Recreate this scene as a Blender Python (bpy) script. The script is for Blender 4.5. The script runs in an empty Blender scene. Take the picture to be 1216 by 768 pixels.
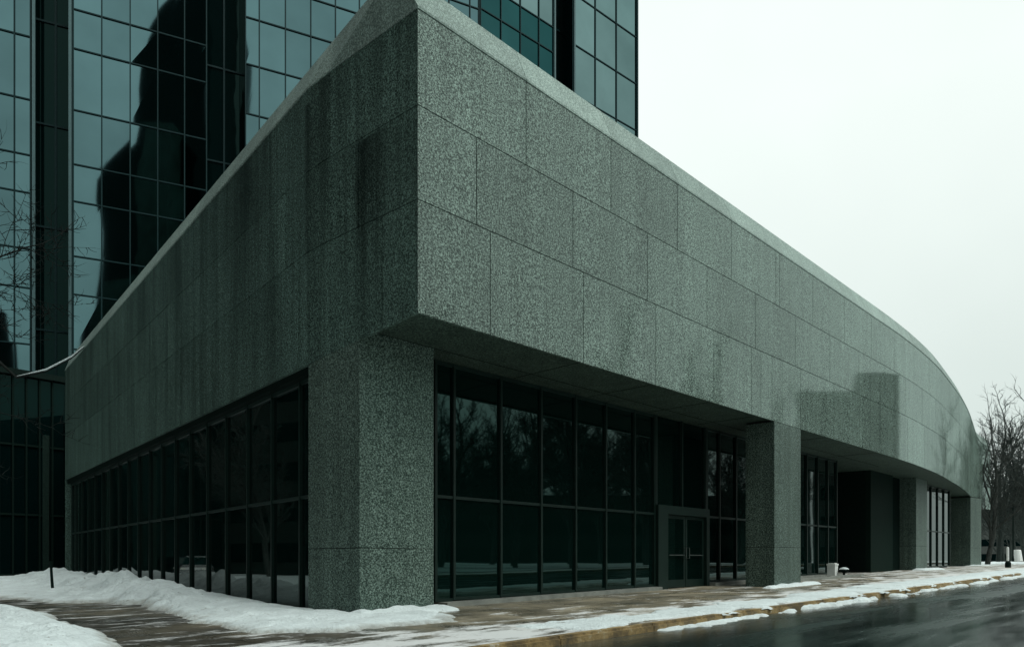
import bpy, math, random
import numpy as np
from mathutils import Vector, Matrix
random.seed(7)
rng = np.random.RandomState(11)
SC = bpy.context.scene
COL = SC.collection
EYE = 1.1
F = 877.0; CX = 608.0; HZ = 665.0

# ------------------------------------------------------------------ site frame
C0 = (-1.728, 13.54)                       # plan position of the building's sharp corner
RX, RY = 0.6984, 0.7157                    # along the street front
NX, NY = 0.7157, -0.6984                   # out of the street front
ANG = math.atan2(RY, RX)
def uv(u, v): return (C0[0] + u*RX + v*NX, C0[1] + u*RY + v*NY)
def to_uv(x, y):
    dx, dy = x-C0[0], y-C0[1]
    return dx*RX+dy*RY, dx*NX+dy*NY
def ground_u(u):
    u = max(-16.0, min(60.0, u))
    if u <= 30: return 0.0155*u
    t = (u-30)/30.0
    return 0.0155*(30 + 30*(t - t*t/2))
def gz(x, y): return ground_u(to_uv(x, y)[0])
def pt(px, Y): return ((px-CX)/F*Y, Y)
def gpt(px, py):                           # plan point of a spot on the ground, z = gz
    k = (px-CX)/F
    Y = 15.0
    for _ in range(30):
        Y = 0.5*Y + 0.5*F*(EYE-gz(k*Y, Y))/(py-HZ)
    return (k*Y, Y)

# ------------------------------------------------------------------ mesh helper
class MB:
    def __init__(s): s.v=[]; s.f=[]; s.m=[]
    def quad(s, a, b, c, d, mi=0):
        i=len(s.v); s.v += [a,b,c,d]; s.f.append((i,i+1,i+2,i+3)); s.m.append(mi)
    def prism(s, poly, z0, z1, mi=0):      # z0/z1 numbers or functions of (x,y)
        f0 = z0 if callable(z0) else (lambda x,y: z0)
        f1 = z1 if callable(z1) else (lambda x,y: z1)
        area = sum(poly[i][0]*poly[(i+1)%len(poly)][1]-poly[(i+1)%len(poly)][0]*poly[i][1] for i in range(len(poly)))
        if area < 0: poly = list(reversed(poly))
        n=len(poly); i=len(s.v)
        s.v += [(x,y,f0(x,y)) for x,y in poly] + [(x,y,f1(x,y)) for x,y in poly]
        s.f.append(tuple(range(i+n-1,i-1,-1))); s.m.append(mi)
        s.f.append(tuple(range(i+n,i+2*n))); s.m.append(mi)
        for k in range(n):
            l=(k+1)%n
            s.f.append((i+k,i+l,i+n+l,i+n+k)); s.m.append(mi)
    def box(s, c, sx, sy, sz, rot=0.0, mi=0):   # c = centre of the base
        ca, sa = math.cos(rot), math.sin(rot)
        poly=[(c[0]+x*ca-y*sa, c[1]+x*sa+y*ca) for x,y in ((-sx/2,-sy/2),(sx/2,-sy/2),(sx/2,sy/2),(-sx/2,sy/2))]
        s.prism(poly, c[2], c[2]+sz, mi)
    def bar(s, p, q, w, d, z0, z1, mi=0):   # a plank between two plan points, width w across
        dx,dy=q[0]-p[0],q[1]-p[1]; l=math.hypot(dx,dy) or 1
        nx,ny=-dy/l*w/2,dx/l*w/2
        s.prism([(p[0]+nx,p[1]+ny),(p[0]-nx,p[1]-ny),(q[0]-nx,q[1]-ny),(q[0]+nx,q[1]+ny)], z0, z1, mi)
    def tube(s, pts, rad, n=6, mi=0, cap=True):
        pts=[Vector(p) for p in pts]; i0=len(s.v)
        for k,p in enumerate(pts):
            d = (pts[min(k+1,len(pts)-1)]-pts[max(k-1,0)])
            if d.length < 1e-9: d=Vector((0,0,1))
            d.normalize()
            a = d.cross(Vector((0.31,0.93,0.2)) if abs(d.z)>0.8 else Vector((0,0,1))).normalized()
            b = d.cross(a)
            for j in range(n):
                t=2*math.pi*j/n
                s.v.append(tuple(p+(a*math.cos(t)+b*math.sin(t))*rad[k]))
        for k in range(len(pts)-1):
            for j in range(n):
                l=(j+1)%n
                s.f.append((i0+k*n+j,i0+k*n+l,i0+(k+1)*n+l,i0+(k+1)*n+j)); s.m.append(mi)
        if cap:
            s.f.append(tuple(range(i0+n-1,i0-1,-1))); s.m.append(mi)
            e=i0+(len(pts)-1)*n
            s.f.append(tuple(range(e,e+n))); s.m.append(mi)
    def lathe(s, c, prof, n=16, mi=0):
        s.tube([(c[0],c[1],c[2]+z) for r,z in prof],[max(r,1e-4) for r,z in prof],n,mi)
    def build(s, name, mats, parent=None, smooth=False):
        if not isinstance(mats,(list,tuple)): mats=[mats]
        off = Vector((0,0,0)); p=parent
        while p is not None: off += p.location; p=p.parent
        me=bpy.data.meshes.new(name)
        me.from_pydata([(a-off.x,b-off.y,c-off.z) for a,b,c in s.v],[],s.f)
        for m in mats: me.materials.append(m)
        me.polygons.foreach_set('material_index', s.m)
        if smooth: me.polygons.foreach_set('use_smooth',[True]*len(s.f))
        me.update()
        o=bpy.data.objects.new(name,me); COL.objects.link(o)
        if parent is not None: o.parent=parent
        return o
def tag(o,label=None,cat=None,group=None,kind=None):
    if label: o['label']=label
    if cat: o['category']=cat
    if group: o['group']=group
    if kind: o['kind']=kind
    return o
def thing(name,loc,label,cat,group=None):
    o=bpy.data.objects.new(name,None); COL.objects.link(o); o.location=loc
    o.empty_display_size=0.3
    return tag(o,label,cat,group)
def copy_tree(o,parent=None):
    c=o.copy(); COL.objects.link(c)
    if parent is not None: c.parent=parent
    for ch in o.children: copy_tree(ch,c)
    return c

# ------------------------------------------------------------------ materials
class NT:
    def __init__(s,name):
        s.mat=bpy.data.materials.new(name); s.mat.use_nodes=True
        s.t=s.mat.node_tree; s.t.nodes.clear()
        s.out=s.t.nodes.new('ShaderNodeOutputMaterial')
        s.b=s.t.nodes.new('ShaderNodeBsdfPrincipled')
        s.t.links.new(s.b.outputs[0],s.out.inputs[0])
    def n(s,typ,**kw):
        x=s.t.nodes.new(typ)
        for k,v in kw.items():
            if k in x.inputs.keys(): x.inputs[k].default_value=v
            else: setattr(x,k,v)
        return x
    def l(s,a,b): s.t.links.new(a,b)
    def noise(s,vec,scale,detail=2,rough=0.5,dist=0.0):
        x=s.n('ShaderNodeTexNoise'); x.inputs['Scale'].default_value=scale
        x.inputs['Detail'].default_value=detail; x.inputs['Roughness'].default_value=rough
        x.inputs['Distortion'].default_value=dist
        if vec is not None: s.l(vec,x.inputs['Vector'])
        return x.outputs['Fac']
    def coord(s,scale=(1,1,1),rot=0):
        tc=s.n('ShaderNodeTexCoord'); mp=s.n('ShaderNodeMapping')
        mp.inputs['Scale'].default_value=scale; mp.inputs['Rotation'].default_value=(0,0,rot)
        s.l(tc.outputs['Object'],mp.inputs['Vector']); return mp.outputs[0]
    def ramp(s,fac,stops,interp='LINEAR'):
        r=s.n('ShaderNodeValToRGB'); r.color_ramp.interpolation=interp
        e=r.color_ramp.elements
        while len(e)<len(stops): e.new(0.5)
        for k,(p,c) in enumerate(stops):
            e[k].position=p
            e[k].color=(c,c,c,1) if not isinstance(c,(tuple,list)) else (*c,1)
        s.l(fac,r.inputs[0]); return r.outputs[0]
    def mix(s,fac,a,b,mode='MIX'):
        m=s.n('ShaderNodeMix'); m.data_type='RGBA'; m.blend_type=mode
        for sock,val in ((m.inputs[0],fac),(m.inputs[6],a),(m.inputs[7],b)):
            if isinstance(val,(int,float)): sock.default_value=val
            elif isinstance(val,(tuple,list)): sock.default_value=(*val,1)
            else: s.l(val,sock)
        return m.outputs[2]
    def math(s,op,a,b=0.0,c=None):
        m=s.n('ShaderNodeMath'); m.operation=op
        for i,val in enumerate((a,b) if c is None else (a,b,c)):
            if isinstance(val,(int,float)): m.inputs[i].default_value=val
            else: s.l(val,m.inputs[i])
        return m.outputs[0]
    def bump(s,h,strength,dist):
        b=s.n('ShaderNodeBump'); b.inputs['Strength'].default_value=strength; b.inputs['Distance'].default_value=dist
        s.l(h,b.inputs['Height']); s.l(b.outputs[0],s.b.inputs['Normal'])
    def set(s,**kw):
        for k,v in kw.items():
            k=k.replace('_',' ')
            if isinstance(v,(int,float)): s.b.inputs[k].default_value=v
            elif isinstance(v,(tuple,list)): s.b.inputs[k].default_value=(*v,1)
            else: s.l(v,s.b.inputs[k])
        return s.mat
def plain(name,col,rough=0.6,metal=0.0,var=0.12,scale=6.0,spec=None):
    if spec is None: spec=0.5 if max(col)>0.1 else (0.12 if max(col)>0.035 else 0.03)
    m=NT(name); c=m.coord()
    n=m.noise(c,scale,4)
    f=m.ramp(n,[(0.3,1-var),(0.7,1+var)])
    m.set(Base_Color=m.mix(1.0,col,f,'MULTIPLY'),Roughness=rough,Metallic=metal,Specular_IOR_Level=spec)
    return m.mat

def granite(name,tint,stain,rough,spec=0.5,streaks=(),polish=0.0,soft=0.0):
    m=NT(name); c=m.coord()
    a=m.noise(c,29,3,0.65); b=m.noise(c,70,2,0.6)
    mixn=m.math('ADD',m.math('MULTIPLY',a,0.62),m.math('MULTIPLY',b,0.38))
    lo,mid,hi=0.022,0.15,0.43
    g=m.ramp(mixn,[(0.40,(lo*tint[0]*0.6,lo*tint[1],lo*tint[2]*0.85)),(0.475,tuple(mid*0.55*t for t in tint)),
                   (0.53,tuple(mid*1.45*t for t in tint)),(0.60,tuple(hi*t for t in tint))])
    if soft: g=m.mix(soft,g,tuple(0.155*t for t in tint))
    geo=m.n('ShaderNodeNewGeometry')
    isl=m.ramp(geo.outputs['Random Per Island'],[(0,0.84),(1,1.11)])
    g=m.mix(1.0,g,isl,'MULTIPLY')
    # broad tone drift and rain streaks
    br=m.ramp(m.noise(c,0.45,4,0.6),[(0.3,0.86),(0.7,1.1)])
    g=m.mix(1.0,g,br,'MULTIPLY')
    st=m.noise(m.coord((1.5,1.5,0.09)),1.3,5,0.62)
    st=m.ramp(st,[(0.36,1.0-stain),(0.56,1.0)])
    g=m.mix(1.0,g,st,'MULTIPLY')
    st2=m.ramp(m.noise(m.coord((7,7,0.12)),1.0,3,0.6),[(0.35,1.0-stain*0.55),(0.6,1.0)])
    g=m.mix(1.0,g,st2,'MULTIPLY')
    if streaks:
        sp=m.n('ShaderNodeSeparateXYZ'); m.l(c,sp.inputs[0])
        bx,by=uv(2,-3)
        al=m.math('ADD',m.math('MULTIPLY',sp.outputs['X'],-0.757),m.math('MULTIPLY',sp.outputs['Y'],0.653))
        al=m.math('ADD',al,-0.757*(bx-C0[0])+0.653*(by-C0[1]))
        al=m.math('ADD',al,m.math('MULTIPLY',m.math('SUBTRACT',m.noise(m.coord((3,3,0.5)),1.0,4,0.6),0.5),0.7))
        for a0,wd,ztop,zlow,k in streaks:
            q=m.math('DIVIDE',m.math('SUBTRACT',al,a0),wd)
            e=m.math('POWER',2.718,m.math('MULTIPLY',m.math('MULTIPLY',q,q),-1.0))
            zm=m.n('ShaderNodeMapRange'); zm.interpolation_type='SMOOTHSTEP'
            zm.inputs['From Min'].default_value=zlow; zm.inputs['From Max'].default_value=ztop
            m.l(sp.outputs['Z'],zm.inputs['Value'])
            up=m.math('LESS_THAN',sp.outputs['Z'],ztop)
            f=m.math('SUBTRACT',1.0,m.math('MULTIPLY',m.math('MULTIPLY',e,k),m.math('MULTIPLY',zm.outputs[0],up)))
            g=m.mix(1.0,g,f,'MULTIPLY')
    m.set(Base_Color=g,Roughness=rough,IOR=1.5,Specular_IOR_Level=spec,Specular_Tint=(0.5,1.0,0.86))
    if polish:
        # honed face: a thin sheen over the stone, never a full mirror
        gl=m.n('ShaderNodeBsdfGlossy'); gl.inputs['Roughness'].default_value=rough; gl.inputs['Color'].default_value=(0.86,1.0,0.95,1)
        lw=m.n('ShaderNodeFresnel'); lw.inputs['IOR'].default_value=1.5
        fac=m.math('MINIMUM',m.math('MULTIPLY',lw.outputs[0],0.85),polish)
        ms=m.n('ShaderNodeMixShader'); m.l(fac,ms.inputs[0]); m.l(m.b.outputs[0],ms.inputs[1]); m.l(gl.outputs[0],ms.inputs[2])
        m.l(ms.outputs[0],m.out.inputs[0])
    return m.mat
TINT=(0.83,1.13,0.99)
M={}
M['granite']=granite('speckled_granite',TINT,0.20,0.055,0.0,(),0.24)
M['granite_old_shaded']=granite('weathered_shaded_granite',(0.62,0.96,0.83),0.42,0.42,0.25,((2.95,0.32,11.2,5.0,0.66),(1.55,0.24,9.4,5.0,0.66),(1.15,0.38,9.4,6.5,0.42),(3.5,0.22,10.9,7.0,0.6),(7.3,0.55,11.2,5.0,0.66),(8.6,0.35,11.2,7.5,0.4),(13.2,0.5,11.2,6.5,0.4),(17.5,0.6,11.2,5.5,0.35)))  # streaks are weathering; the darker base tint carries the side wall's shade
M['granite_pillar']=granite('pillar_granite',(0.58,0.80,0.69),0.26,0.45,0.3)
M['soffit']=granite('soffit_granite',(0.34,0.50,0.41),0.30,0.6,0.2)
M['coping']=granite('coping_granite',(1.62,2.06,1.88),0.16,0.6,0.3,(),0.0,0.5)  # same stone, tinted lighter for the sky light on its slope
M['column_stone']=plain('column_stone',(0.012,0.024,0.020),0.7,0,0.25,12)
M['dark_stone']=plain('dark_stone',(0.007,0.018,0.014),0.6,0,0.3,20)
M['joint']=plain('joint_dark',(0.02,0.024,0.022),0.9)  # dark backing colour that fills the stone joints
M['dark_metal']=plain('dark_bronze_frame',(0.0085,0.022,0.018),0.42,0.0,0.12,6,0.25)
M['core']=plain('core_dark',(0.005,0.012,0.010),0.9)
M['concrete']=plain('plinth_concrete',(0.20,0.215,0.195),0.7,0,0.25,3)
M['roofing']=plain('roofing_gravel',(0.28,0.29,0.28),0.9,0,0.2,8)
M['dull_steel']=plain('dull_steel',(0.10,0.12,0.115),0.4,0.6)
M['steel']=plain('brushed_steel',(0.45,0.46,0.45),0.3,0.9)
M['bark']=plain('dark_bark',(0.052,0.060,0.055),0.9,0,0.3,9)
M['bark_far']=plain('grey_bark',(0.034,0.044,0.040),0.9,0,0.3,9)
M['bark_left']=plain('wet_black_bark',(0.014,0.017,0.016),0.8,0,0.3,9)
M['black']=plain('black_paint',(0.006,0.013,0.011),0.5)
M['rubber']=plain('tyre_rubber',(0.015,0.015,0.015),0.8)
M['white']=plain('white_paint',(0.75,0.78,0.76),0.5,0,0.06)

def glass_dark(name,col,wav=0.0,spec=0.5):
    m=NT(name)
    if wav:
        m.bump(m.noise(m.coord(),0.35,1,0.4),1.0,wav)
    m.set(Base_Color=col,Roughness=0.02,IOR=1.5,Specular_IOR_Level=spec,Specular_Tint=(0.45,1.0,0.90))
    return m.mat
M['shop_glass']=glass_dark('dark_tinted_glass',(0.0015,0.0075,0.0062),0.004,0.48)
def glass_mirror(name,col,wav,scale=0.11):
    m=NT(name)
    c=m.coord()
    m.bump(m.noise(c,scale,0,0.5),1.0,wav)
    geo=m.n('ShaderNodeObjectInfo')
    f=m.ramp(geo.outputs['Random'],[(0,0.86),(1,1.12)])
    sm=m.ramp(m.noise(c,0.25,4),[(0.3,0.9),(0.7,1.08)])
    cc=m.mix(1.0,m.mix(1.0,col,f,'MULTIPLY'),sm,'MULTIPLY')
    m.set(Base_Color=cc,Metallic=1.0,Roughness=0.03,Specular_Tint=(0.35,0.55,0.55))
    return m.mat
M['tower_glass']=glass_mirror('mirror_glass_teal',(0.082,0.152,0.162),0.075)
M['tower_glass_side']=glass_mirror('mirror_glass_grey',(0.145,0.225,0.225),0.03)
M['tower_glass_reflect_dark']=glass_mirror('mirror_glass_dark_reflection',(0.022,0.070,0.072),0.04)  # darker tint stands for a building reflected in these panes
M['slot_glass']=glass_dark('slot_black_glass',(0.0008,0.005,0.005),0.01,0.13)
M['tower_frame']=plain('tower_mullion',(0.006,0.024,0.026),0.55,0.0,0.12,6,0.1)
M['tower_fin']=plain('tower_edge_fin',(0.05,0.10,0.105),0.4,0.4)

def snow_mat():
    m=NT('old_snow'); c=m.coord()
    n1=m.noise(c,1.3,5,0.6); n2=m.noise(c,14,4,0.65)
    dirt=m.ramp(m.noise(c,5.0,6,0.72),[(0.30,(0.25,0.25,0.22)),(0.385,(0.67,0.755,0.765))])
    col=m.mix(1.0,dirt,m.ramp(m.math('ADD',m.math('MULTIPLY',n1,0.6),m.math('MULTIPLY',n2,0.4)),[(0.3,0.80),(0.62,1.08)]),'MULTIPLY')
    at=m.n('ShaderNodeAttribute'); at.attribute_name='thin'
    ed=m.ramp(m.math('MULTIPLY',at.outputs['Fac'],m.math('ADD',m.noise(c,7,5,0.7),0.25)),[(0.32,0.0),(0.80,0.70)])
    col=m.mix(ed,col,(0.20,0.185,0.145))
    h=m.math('ADD',m.math('MULTIPLY',n1,0.4),m.math('MULTIPLY',n2,0.35))
    m.bump(h,0.9,0.16)
    return m.set(Base_Color=col,Roughness=0.75)
M['snow']=snow_mat()

# pavement: local x runs along the street, local y = -v
def pave_mat():
    m=NT('wet_pavement'); c=m.coord()
    n=m.noise(c,0.8,6,0.65); fine=m.noise(c,42,3,0.6)
    base=m.ramp(n,[(0.34,(0.085,0.083,0.062)),(0.5,(0.20,0.178,0.128)),(0.66,(0.33,0.29,0.205))])
    base=m.mix(1.0,base,m.ramp(fine,[(0.3,0.55),(0.7,1.4)]),'MULTIPLY')
    # darker, wetter towards the back of the walk and down the side path
    sep=m.n('ShaderNodeSeparateXYZ'); m.l(c,sep.inputs[0])
    wet=m.ramp(m.math('ADD',m.math('MULTIPLY',sep.outputs['X'],0.05),m.math('ADD',m.math('MULTIPLY',m.noise(c,0.35,3),0.7),0.28)),[(0.40,0.20),(0.84,1.0)])
    base=m.mix(1.0,base,wet,'MULTIPLY')
    # slab joints
    jx=m.math('PINGPONG',sep.outputs['X'],0.9); jm=m.ramp(jx,[(0.008,0.35),(0.020,1.0)])
    base=m.mix(1.0,base,jm,'MULTIPLY')
    jy=m.math('PINGPONG',m.math('ADD',sep.outputs['Y'],100.3),0.85); base=m.mix(1.0,base,m.ramp(jy,[(0.008,0.4),(0.020,1.0)]),'MULTIPLY')
    fl=m.n('ShaderNodeTexWhiteNoise'); fl.noise_dimensions='2D'
    cb=m.n('ShaderNodeCombineXYZ'); m.l(m.math('FLOOR',m.math('DIVIDE',sep.outputs['X'],1.8)),cb.inputs[0]); m.l(m.math('FLOOR',m.math('DIVIDE',m.math('ADD',sep.outputs['Y'],100.3),1.7)),cb.inputs[1]); m.l(cb.outputs[0],fl.inputs['Vector'])
    base=m.mix(1.0,base,m.ramp(fl.outputs['Value'],[(0,0.82),(1,1.15)]),'MULTIPLY')
    # thin blown snow
    cs=m.coord((0.75,1.9,1)); d1=m.noise(cs,1.0,8,0.68,0.3); d2=m.noise(c,18,3,0.6)
    dust=m.math('ADD',m.math('MULTIPLY',d1,0.85),m.math('MULTIPLY',d2,0.16))
    nearkerb=m.ramp(m.math('MULTIPLY',sep.outputs['Y'],-0.2),[(0.16,0.0),(0.50,0.14),(0.8,0.10)])
    far_=m.ramp(m.math('MULTIPLY',sep.outputs['X'],0.02),[(0.2,0.0),(0.55,0.10)])
    side=m.ramp(m.math('ADD',m.math('MULTIPLY',sep.outputs['X'],-0.08),0.4),[(0.30,0.0),(0.55,0.035),(0.95,0.02)])
    dust=m.math('ADD',dust,m.math('ADD',side,m.math('ADD',nearkerb,far_)))
    dm=m.ramp(dust,[(0.560,0.0),(0.66,0.85)])
    base=m.mix(dm,base,(0.70,0.73,0.73))
    r=m.ramp(m.noise(c,0.9,4),[(0.4,0.22),(0.62,0.60)])
    r=m.mix(dm,r,(0.8,0.8,0.8))
    m.bump(m.math('ADD',m.math('MULTIPLY',fine,0.5),m.math('MULTIPLY',dm,1.0)),0.5,0.012)
    return m.set(Base_Color=base,Roughness=r)
M['pave']=pave_mat()
def road_mat():
    m=NT('wet_asphalt'); c=m.coord(); fine=m.noise(c,60,2,0.6)
    cs=m.coord((0.10,1.5,1)); t=m.noise(cs,1.0,5,0.6,0.25)
    base=m.ramp(t,[(0.35,(0.005,0.013,0.0115)),(0.62,(0.018,0.030,0.027))])
    base=m.mix(1.0,base,m.ramp(fine,[(0.3,0.6),(0.7,1.4)]),'MULTIPLY')
    sep=m.n('ShaderNodeSeparateXYZ'); m.l(c,sep.inputs[0])
    edge=m.math('MULTIPLY',m.ramp(m.math('ADD',m.math('MULTIPLY',sep.outputs['Y'],-0.1),m.math('MULTIPLY',m.noise(c,0.9,4),0.14)),[(0.43,1.0),(0.58,0.0)]),0.7)
    base=m.mix(edge,base,(0.080,0.072,0.052))
    r=m.ramp(m.noise(m.coord((0.16,1.1,1)),1.0,6,0.65,0.4),[(0.34,0.06),(0.5,0.20),(0.66,0.42)])
    m.bump(m.math('ADD',fine,m.math('MULTIPLY',m.noise(m.coord((0.4,1.6,1)),1.2,3),1.6)),0.22,0.004)
    return m.set(Base_Color=base,Roughness=r,Specular_Tint=(0.62,1.0,0.92),Specular_IOR_Level=0.42)
M['road']=road_mat()
def kerb_mat():
    m=NT('ochre_kerb'); c=m.coord()
    n=m.noise(c,1.6,8,0.78)
    col=m.ramp(n,[(0.34,(0.055,0.048,0.034)),(0.46,(0.16,0.115,0.05)),(0.54,(0.29,0.205,0.085)),(0.60,(0.32,0.26,0.15)),(0.66,(0.62,0.62,0.58))])
    m.bump(m.noise(c,25,4,0.7),0.6,0.02)
    return m.set(Base_Color=col,Roughness=0.75)
M['kerb']=kerb_mat()
def field_mat():
    m=NT('snowy_ground'); c=m.coord()
    n=m.noise(c,0.09,8,0.65)
    col=m.ramp(n,[(0.40,(0.16,0.165,0.145)),(0.48,(0.55,0.57,0.56)),(0.6,(0.72,0.75,0.75))])
    m.bump(m.noise(c,1.5,5),0.5,0.1)
    return m.set(Base_Color=col,Roughness=0.85)
M['field']=field_mat()

# ------------------------------------------------------------------ ground sheets
def uv_sheet(name,mat,us,vs,dz,kind='structure',thick=0.0):
    """sheet in street coordinates: object is turned so that local x = u, local y = -v"""
    vv=[];ff=[]
    for u in us:
        for v in vs: vv.append((u,-v,ground_u(u)+dz))
    n=len(vs)
    for i in range(len(us)-1):
        for j in range(n-1):
            a=i*n+j; ff.append((a,a+1,a+n+1,a+n)[::-1])
    me=bpy.data.meshes.new(name); me.from_pydata(vv,[],ff); me.materials.append(mat); me.update()
    # make normals up
    if me.polygons[0].normal.z<0: me.flip_normals()
    o=bpy.data.objects.new(name,me); COL.objects.link(o)
    o.location=(C0[0],C0[1],0); o.rotation_euler=(0,0,ANG); o['kind']=kind
    return o
US=[-1500,-300,-80]+[x for x in range(-40,64,2)]+[80,120,300,1500]
KV=3.52
uv_sheet('ground',M['field'],US,[-1600,-300,-60,0,40,300,1600],-0.20)
uv_sheet('sidewalk',M['pave'],[x for x in range(-40,64,2)]+[90],[-24,-12,-6,-3,0,KV],0.0)
uv_sheet('road',M['road'],[-200,-80]+[x for x in range(-40,64,2)]+[80,120,300],[KV+0.1,6,9,12,15.4],-0.13)
uv_sheet('opposite_sidewalk',M['pave'],[-200,-80]+[x for x in range(-40,64,2)]+[80,120,300],[15.4,18.5],0.0)
uv_sheet('snow_verge',M['snow'],[-200,-80]+[x for x in range(-40,64,2)]+[80,120,300],[18.5,24,40,70],0.04)
uv_sheet('snow_field',M['field'],[90,120,300],[-60,-20,0,KV],0.02)
uv_sheet('snowy_lot',M['snow'],[-80,-40,-16,0,20,40,60],[-90,-60,-40,-24],0.0)
for name,v0,v1,lab in (('kerb',KV,KV+0.16,0),('opposite_kerb',15.25,15.4,1)):
    k=MB(); u=-39.0
    while u<120:
        seg=2.42
        pieces=4
        for q in range(pieces):
            a=u+seg*q/pieces; b=u+seg*(q+1)/pieces-(0.02 if q==pieces-1 else 0)
            j0=rng.uniform(-.012,.012); 
            ca,cb=uv(a,v0),uv(a,v1); cc,cd=uv(b,v1),uv(b,v0)
            ch=0.035
            # rounded arris: two stacked prisms
            k.prism([ca,uv(a,v1+0.012),uv(b,v1+0.012),cd],lambda x,y:gz(x,y)-0.3,lambda x,y:gz(x,y)-0.035)
            k.prism([ca,uv(a,v1-0.022),uv(b,v1-0.022),cd],lambda x,y:gz(x,y)-0.035,lambda x,y:gz(x,y)+0.006)
        u+=seg
    o=k.build(name,M['kerb']); o['kind']='structure'

# ------------------------------------------------------------------ the wall line (plan polyline, left end -> corner -> far right)
LEFT=[(-4.40,15.89),(-3.768,15.30)]
d2=(-0.637,0.771)
LEND=(-4.40+d2[0]*30.6,15.89+d2[1]*30.6)
RIGHT=[uv(12,0),uv(22,0),uv(28.5,0),pt(1110,38.0),pt(1121,40.2),pt(1130,42.5),pt(1138,44.8),pt(1143,46.6),pt(1148,49.0),pt(1152,51.6),pt(1156,55.6),pt(1160,60.4),pt(1166,64.0),pt(1176,66.2)]
def chaikin(p,k):
    for _ in range(k):
        q=[p[0]]
        for a,b in zip(p[:-1],p[1:]):
            q.append((a[0]*.75+b[0]*.25,a[1]*.75+b[1]*.25)); q.append((a[0]*.25+b[0]*.75,a[1]*.25+b[1]*.75))
        p=q+[p[-1]]
    return p
RIGHT=[RIGHT[0]]+chaikin(RIGHT[1:],3)
W=[LEND,LEFT[0],LEFT[1],C0]+RIGHT
S=[0.0]
for i in range(1,len(W)): S.append(S[-1]+math.dist(W[i-1],W[i]))
s0=S[3]; S=[x-s0 for x in S]
def seg_n(i):      # inward normal of segment i
    dx,dy=W[i+1][0]-W[i][0],W[i+1][1]-W[i][1]; l=math.hypot(dx,dy)
    return (-dy/l,dx/l)
def w_at(s,inset=0.0):
    i=max(k for k in range(len(W)-1) if S[k]<=s+1e-9 or k==0)
    t=(s-S[i])/(S[i+1]-S[i]); n=seg_n(i)
    if inset and abs(s-S[i])<1e-6 and i>0: return w_vert(i,inset)
    return (W[i][0]+(W[i+1][0]-W[i][0])*t+n[0]*inset, W[i][1]+(W[i+1][1]-W[i][1])*t+n[1]*inset)
def w_vert(i,inset):
    if i==0: n=seg_n(0); return (W[0][0]+n[0]*inset,W[0][1]+n[1]*inset)
    if i==len(W)-1: n=seg_n(i-1); return (W[i][0]+n[0]*inset,W[i][1]+n[1]*inset)
    a,b=seg_n(i-1),seg_n(i); m=(a[0]+b[0],a[1]+b[1]); q=m[0]*a[0]+m[1]*a[1]
    return (W[i][0]+m[0]*inset/q, W[i][1]+m[1]*inset/q)
def w_run(a,b,inset):   # points between a and b with the vertices inside
    pts=[w_at(a,inset)]
    for i,s in enumerate(S):
        if a+1e-6<s<b-1e-6: pts.append(w_vert(i,inset))
    e=b
    j=[i for i,s in enumerate(S) if abs(s-b)<1e-6]
    pts.append(w_vert(j[0],inset) if j else w_at(b,inset))
    return pts
SL,SR=S[0],S[-1]
def zb(s):
    return float(np.interp(s,[SL,-3.6,-2.69,-1.714,0.0,1.0],[5.40,5.30,5.38,5.49,5.64,5.64]))
Z1,Z2,Z3=7.72,9.45,11.21

BASE=uv(2,-3)
podium=thing('granite_building',(BASE[0],BASE[1],0),'low speckled grey granite building with an overhanging upper wall on square pillars above dark glazing','building')

def slabs(mb,joints,za,zb_,inset=0.07,gap=0.020,mi=0):
    for a,b in zip(joints[:-1],joints[1:]):
        a2=a+(gap/2 if abs(a)>1e-6 and a>SL+0.01 else 0); b2=b-(gap/2 if abs(b)>1e-6 and b<SR-0.01 else 0)
        out=w_run(a2,b2,0.0); inn=w_run(a2,b2,inset)
        n=len(out); i0=len(mb.v)
        # sample s for bottom height
        ss=[a2]+[s for s in S if a2+1e-6<s<b2-1e-6]+[b2]
        lo=[(za(s) if callable(za) else za) for s in ss]
        for ring,z in ((out,lo),(inn,lo),(inn,[zb_]*n),(out,[zb_]*n)):
            for p,zz in zip(ring,z): mb.v.append((p[0],p[1],zz))
        for k in range(n-1):
            for r in range(4):
                r2=(r+1)%4
                mb.f.append((i0+r*n+k,i0+r2*n+k,i0+r2*n+k+1,i0+r*n+k+1)); mb.m.append(mi)
        mb.f.append((i0,i0+3*n,i0+2*n,i0+n)); mb.m.append(mi)
        e=n-1
        mb.f.append((i0+e,i0+n+e,i0+2*n+e,i0+3*n+e)); mb.m.append(mi)
def joints_between(a,b,first,step,extra=()):
    js=[a]+[first+step*k for k in range(200) if a+0.25<first+step*k<b-0.25]+list(extra)+[b]
    return sorted(js)
G=0.020
right=MB()
stp=2.98
slabs(right,joints_between(0,SR,1.85,stp,(13.86-0.75,14.55,15.3)),zb,Z1-G/2)
slabs(right,joints_between(0,SR,1.47,stp),Z1+G/2,Z2-G/2)
slabs(right,joints_between(0,SR,2.90,stp,(15.1,)),Z2+G/2,Z3)
o=right.build('street_wall',M['granite'],podium,True); o.data.set_sharp_from_angle(angle=0.3)
left=MB()
slabs(left,joints_between(SL,0,-1.02-stp*11,stp),zb,Z1-G/2)
slabs(left,joints_between(SL,0,-1.75-stp*11,stp),Z1+G/2,Z2-G/2)
slabs(left,joints_between(SL,0,-2.70-stp*11,stp),Z2+G/2,Z3)
o=left.build('side_wall',M['granite_old_shaded'],podium); o['label']='rain streaked, shade darkened side wall'
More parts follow.
